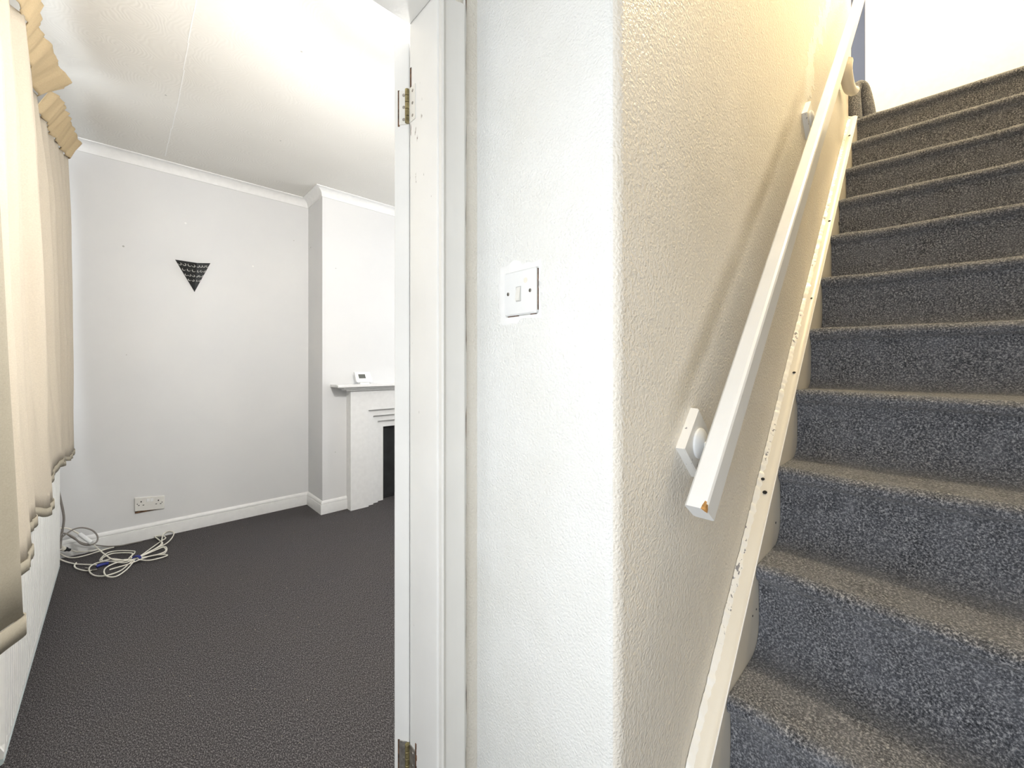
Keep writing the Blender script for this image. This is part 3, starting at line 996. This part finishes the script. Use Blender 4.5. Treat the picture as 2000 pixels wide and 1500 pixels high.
# near curtain fold facing the hall, its shade put into the taupe
cn = empty('curtain', (0, 0, 0), 'curtain edge nearest the doorway, its shade painted in taupe', 'curtain', 'living-room curtains')
rows = [row([.96, 1.09, 1.21, 1.275, 1.30], [-.30, -.26, -.215, -.196, -.205], 2.33),
        row([.96, 1.09, 1.21, 1.275, 1.30], [-.29, -.25, -.20, -.178, -.19], 1.45),
        row([1.0, 1.13, 1.235, 1.284, 1.31], [-.27, -.215, -.172, -.150, -.165], .615),
        ]
g = loft(rows, 8, (8, 8), .003, 2, 9)
sheet('drape', g, 'lining', cn)
hm = [[p + V(.0035, -.002, 0) for p in g[-1]], [p + V(.004, -.002, -.04) for p in g[-1]]]
sheet('hem', hm, 'lining', cn, .004)

# middle curtain
YC = [1.32, 1.42, 1.60, 1.70, 1.82, 1.93, 2.06, 2.19, 2.31, 2.42, 2.54, 2.66, 2.71]
cm = empty('curtain', (0, 0, 0), 'wide cream curtain with floppy sand heading in front of the radiator', 'curtain', 'living-room curtains')
tape = [-.265, -.245, -.235, -.265, -.245, -.268, -.243, -.246, -.275, -.262, -.280, -.268, -.285]
mid = [-.245, -.212, -.196, -.240, -.207, -.240, -.200, -.207, -.245, -.235, -.240, -.216, -.245]
low = [-.215, -.183, -.171, -.209, -.186, -.209, -.184, -.187, -.211, -.208, -.207, -.197, -.210]
zb_ = [.640, .632, .632, .65, .655, .66, .620, .615, .645, .66, .680, .690, .69]
rows = [row(YC, tape, 2.285), row(YC, [a * .35 + b_ * .65 for a, b_ in zip(tape, mid)], 1.9), row(YC, mid, 1.3), row(YC, low, [z + .025 for z in zb_])]
g = loft(rows, 18, (8, 10, 14), .006, 5, 24, .016, .115)
sheet('drape', g, 'curtain', cm)
sheet('hem', [[p + V(.003, 0, 0) for p in g[-1]], [p + V(.0035, 0, -.028) for p in g[-1]]], 'lining', cm, .004)
top = [-.240, -.222, -.215, -.235, -.212, -.238, -.205, -.206, -.224, -.205, -.196, -.166, -.185]
rows = [row(YC, [t + .0 for t in top], [2.39, 2.39, 2.40, 2.38, 2.40, 2.38, 2.40, 2.395, 2.38, 2.395, 2.39, 2.385, 2.37]), row(YC, [a * .4 + b_ * .6 + .004 for a, b_ in zip(top, tape)], 2.325), row(YC, [t + .004 for t in tape], 2.28)]
g = loft(rows, 14, (6, 4), .011, 11, 22, .003, .075)
sheet('heading', g, 'heading', cm)

# far curtain
YC = [2.80, 2.86, 2.94, 3.02, 3.10, 3.18, 3.26, 3.33, 3.38]
cf = empty('curtain', (0, 0, 0), 'narrow cream curtain hanging in the far corner beside the grey wall', 'curtain', 'living-room curtains')
tape = [-.285, -.275, -.262, -.272, -.250, -.245, -.232, -.225, -.25]
mid = [-.255, -.240, -.215, -.238, -.207, -.205, -.202, -.204, -.235]
low = [-.222, -.220, -.208, -.221, -.203, -.202, -.200, -.202, -.225]
rows = [row(YC, tape, 2.285), row(YC, [a * .3 + b_ * .7 for a, b_ in zip(tape, mid)], 1.9), row(YC, mid, 1.3), row(YC, low, [.665, .665, .66, .67, .655, .66, .66, .66, .665])]
g = loft(rows, 18, (8, 10, 12), .005, 8, 30, .014, .085)
sheet('drape', g, 'curtain', cf)
sheet('hem', [[p + V(.003, 0, 0) for p in g[-1]], [p + V(.0035, 0, -.022) for p in g[-1]]], 'lining', cf, .004)
top = [-.235, -.216, -.203, -.204, -.195, -.192, -.180, -.176, -.215]
rows = [row(YC, top, [2.385, 2.39, 2.395, 2.395, 2.40, 2.395, 2.385, 2.37, 2.34]), row(YC, [a * .4 + b_ * .6 + .004 for a, b_ in zip(top, tape)], 2.325), row(YC, [t + .004 for t in tape], 2.275)]
g = loft(rows, 14, (6, 4), .010, 14, 24, .003, .06)
sheet('heading', g, 'heading', cf)

cp = empty('curtain_pole', (0, 0, 0), 'dark curtain pole above the window', 'curtain pole')
MB().tube([(-.318, .93, 2.335), (-.318, 3.46, 2.335)], .011, 12).build('pole', 'pole', cp, smooth=True)
for y in (.93, 3.46):
    MB().lathe((-.318, y, 2.335), (0, 1 if y > 2 else -1, 0), [(0, .011), (.006, .018), (.02, .022), (.034, .016), (.04, .004)], 16).build('finial', 'pole', cp, smooth=True)
for y in (1.0, 2.2, 3.42):
    MB().box(XF, y - .008, 2.322, -.318, y + .008, 2.348).build('pole_bracket', 'pole', cp)

# ------------------------------------------------------------------ cables on the carpet
def px(cx_, cy_, lift=.005, ywall=None):
    """crop coordinates of the cable heap -> point on the carpet, or just in front of the skirting"""
    u, v = 100 + cx_ * .15, 940 + cy_ * .15
    if ywall is None:
        p = onZ(u, v, lift)
        lim = YB - .024
        if p.y > lim: p = onY(u, v, lim)
        return p
    return onY(u, v, ywall)


def cable(name, pts, r, mat, label, cat='cable', group=None, k=7):
    e = empty(name, (0, 0, 0), label, cat, group)
    MB().tube(catmull(pts, k), r, 8).build('sheath', mat, e, smooth=True)
    return e


tie = (1110, 1005)
lobes = [
    [(540, 810), (640, 905), (780, 1008), (900, 1025), (1040, 1012)],
    [tie, (1300, 872), (1430, 780), (1490, 738), (1445, 712), (1350, 718), (1400, 760), (1450, 810), (1380, 870), (1240, 945)],
    [tie, (900, 1036), (650, 1050), (520, 1100), (494, 1165), (560, 1225), (700, 1231), (900, 1165), (1030, 1060)],
    [tie, (1330, 890), (1490, 815), (1570, 740), (1597, 670), (1540, 648), (1460, 690), (1440, 760), (1420, 830), (1270, 925)],
    [tie, (860, 1058), (720, 1120), (688, 1185), (735, 1240), (850, 1236), (980, 1150), (1070, 1050)],
    [tie, (1380, 885), (1480, 850), (1505, 890), (1470, 940), (1350, 968), (1230, 985)],
    [tie, (980, 1030), (800, 1010), (650, 1040), (650, 1000), (740, 930), (900, 903), (1060, 908), (1090, 925), (1040, 985), (1080, 1010)],
    [tie, (1300, 975), (1440, 955), (1512, 962), (1450, 990), (1280, 1028), (1150, 1020)],
    [tie, (960, 1060), (780, 1045), (660, 1030), (690, 985), (800, 940), (980, 930), (1060, 945), (1010, 1010), (1060, 1020)],
    [tie, (1350, 900), (1460, 860), (1490, 905), (1400, 950), (1250, 985), (1000, 1080), (830, 1130), (760, 1150)],
]
pts = []
for li, lb in enumerate(lobes):
    for j, (a, e_) in enumerate(lb):
        near = math.hypot(a - tie[0], (e_ - tie[1]) * 2.2)
        lift = .006 + .0032 * (li % 5) if near > 120 else .017
        if li == 0: lift = .045 * (1 - j / 4) + .010
        pts.append(px(a, e_, lift))
co = empty('coiled_cable', (0, 0, 0), 'coil of white aerial cable tied in blue on the dark carpet', 'cable')
MB().tube(catmull(pts, 7), .0033, 8).build('sheath', 'cable', co, smooth=True)


def band_tie(at, dirpt, r):
    p = px(*at, .018); q = px(*dirpt, .018); t = (q - p).normalized(); s = t.cross(Vector((0, 0, 1))).normalized()
    b = MB()
    for k_ in (-1, 0, 1):
        c_ = p + t * (.005 * k_)
        b.tube([c_ + s * (r * 1.25 * math.cos(a)) + Vector((0, 0, r * math.sin(a))) for a in [2 * math.pi * k / 16 for k in range(17)]], .0036, 6)
    b.build('blue_tie', 'blue', co, smooth=True)


band_tie((1112, 1004), (1300, 872), .014)
b = MB()
p = px(655, 1092, .010)
b.tube([p + V(-.02, -.004, 0), p + V(-.008, 0, .002), p + V(.012, .003, .002), p + V(.028, .002, 0)], lambda t: .008 + .004 * math.sin(t * 9), 8)
b.build('blue_tie', 'blue', co, smooth=True)
# joint box between the grey and the white lead
a_, b2 = px(372, 690, 0, YB - .10), px(525, 800, 0, YB - .16)
MB().tube([a_, a_.lerp(b2, .03), a_.lerp(b2, .97), b2], .0105, 12).build('coupler', 'white_plastic', co, smooth=.5)

g1 = [px(95, 130, 0, YB - .10), px(125, 260, 0, YB - .10), px(152, 380, 0, YB - .10), px(165, 480, 0, YB - .10), px(158, 570, 0, YB - .10), px(140, 670, 0, YB - .10),
      px(125, 780, 0, YB - .10), px(118, 880, 0, YB - .11)]
cable('power_cable', g1, .0055, 'grey_cable', 'thick grey cable dropping down behind the end of the radiator')
g2 = [px(105, 760, 0, YB - .12), px(190, 690, 0, YB - .11), px(300, 622, 0, YB - .10), px(420, 605, 0, YB - .10), px(540, 642, 0, YB - .10), px(604, 720, 0, YB - .11), px(585, 795, 0, YB - .13),
      px(490, 832, 0, YB - .14), px(390, 812, 0, YB - .13), px(300, 735, 0, YB - .12), px(215, 690, 0, YB - .11), px(150, 680, 0, YB - .11), px(108, 740, 0, YB - .13)]
cable('power_cable', g2, .0042, 'grey_cable', 'grey cable looped up in front of the white skirting')
g3 = [px(210, 690, 0, YB - .05), px(290, 745, 0, YB - .05), px(400, 800, 0, YB - .05), px(480, 815, 0, YB - .05), px(590, 832, 0, YB - .05), px(740, 846, .005), px(900, 838, .005), px(1010, 815, .005), px(1100, 797, .005), px(1190, 778, .005)]
cable('power_cable', g3, .0034, 'grey_cable', 'thin grey cable running along the foot of the skirting')
w1 = [px(100, 612, 0, YB - .10), px(170, 608, 0, YB - .10), px(240, 620, 0, YB - .10), px(310, 655, 0, YB - .10), px(375, 692, 0, YB - .10)]
cable('aerial_lead', w1, .0036, 'cable', 'short white lead running from the radiator into the white coupler')
w2 = [px(110, 940, .02), px(200, 985, .008), px(300, 995, .006), px(450, 965, .006), px(620, 912, .006), px(760, 872, .006), px(820, 858, .006)]
cable('aerial_lead', w2, .0036, 'cable', 'white lead bowing along the carpet edge below the skirting')
w3 = [px(105, 1012, .03), px(200, 1050, .012), px(310, 1076, .007), px(420, 1083, .006), px(500, 1086, .006), px(590, 1088, .005)]
e3 = cable('aerial_lead', w3, .0036, 'cable', 'white lead running from under the radiator to the blue tie')
w4 = [px(326, 1060, .018), px(303, 1098, .016), px(330, 1135, .006), px(430, 1163, .006), px(480, 1164, .006), px(540, 1160, .006)]
e4 = cable('aerial_lead', w4, .0034, 'cable', 'white lead with bare metal plug curving beside the coil')
p, q = px(535, 1160, .007), px(600, 1150, .007)
MB().tube([p, p.lerp(q, .5), q], .0052, 10).build('plug', 'steel', e4, smooth=.5)
p, q = px(445, 1128, .008), px(490, 1136, .008)
MB().tube([p, p.lerp(q, .5), q], .0045, 10).build('plug_tip', 'steel', e4, smooth=.5)
w5 = [px(245, 893, 0, YB - .06), px(330, 916, 0, YB - .055), px(450, 915, 0, YB - .05), px(600, 892, 0, YB - .045)]
e5 = cable('aerial_lead', w5, .0034, 'cable', 'white lead with black plug lying against the skirting')
p, q = px(160, 880, 0, YB - .075), px(245, 895, 0, YB - .06)
MB().tube([p, p.lerp(q, .1), p.lerp(q, .45), p.lerp(q, .5), q], lambda t: .012 if t < .6 else .008, 10).build('plug', 'black_metal', e5, smooth=.5)
p, q = px(125, 868, 0, YB - .085), px(165, 882, 0, YB - .075)
MB().tube([p, p.lerp(q, .5), q], .013, 10).build('plug_body', 'cable', e5, smooth=.5)

# ------------------------------------------------------------------ stairwell bulb, unseen, added for warm light
pl = empty('added_pendant', (0, 0, 0), 'unseen warm bare bulb added over the stairs', 'lamp')
lx, ly, lz = 1.9, -.2, 4.3
MB().lathe((lx, ly, TOP), (0, 0, -1), [(0, .045), (.02, .042), (.03, .012)], 20).build('ceiling_rose', 'white_plastic', pl, smooth=True)
MB().tube([(lx, ly, TOP - .02), (lx, ly, lz + .12)], .003, 8).build('flex', 'white_plastic', pl)
MB().lathe((lx, ly, lz + .12), (0, 0, -1), [(0, .010), (.02, .016), (.05, .018), (.06, .014)], 16).build('holder', 'white_plastic', pl, smooth=True)
M['bulb'] = m_lamp((1.0, .72, .36, 1), 30)
MB().lathe((lx, ly, lz + .06), (0, 0, -1), [(0, .013), (.02, .018), (.045, .028), (.07, .030), (.09, .022), (.10, .006)], 20).build('bulb', 'bulb', pl, smooth=True)
l = bpy.data.lights.new('bulb_light', 'POINT'); l.energy = 14; l.color = (1.0, .76, .40); l.shadow_soft_size = .05
lo = bpy.data.objects.new('bulb_light', l); C.objects.link(lo); lo.location = (lx, ly, lz - .10); lo.parent = pl

# ------------------------------------------------------------------ living-room fill lamp, unseen, added behind the door jamb
cl = empty('fill_pendant', (0, 0, 0), 'unseen white globe pendant added to light the living room', 'lamp')
lx, ly, lz = .76, 1.24, 1.97
MB().lathe((lx, ly, HC), (0, 0, -1), [(0, .05), (.02, .045), (.03, .012)], 20).build('ceiling_rose', 'white_plastic', cl, smooth=True)
MB().tube([(lx, ly, HC - .02), (lx, ly, lz + .085)], .003, 8).build('flex', 'white_plastic', cl)
M['globe'] = m_lamp((1.0, .97, .92, 1), 38)
MB().lathe((lx, ly, lz + .09), (0, 0, -1), [(0, .02)] + [(.09 - .09 * math.cos(a), .09 * math.sin(a)) for a in [math.pi * k / 14 for k in range(1, 14)]] + [(.18, .002)], 24).build('globe_shade', 'globe', cl, smooth=True)
l = bpy.data.lights.new('globe_fill', 'POINT'); l.energy = 50; l.color = (1.0, .97, .93); l.shadow_soft_size = .025
lo = bpy.data.objects.new('globe_fill', l); C.objects.link(lo); lo.location = (lx, ly, lz - .12); lo.parent = cl
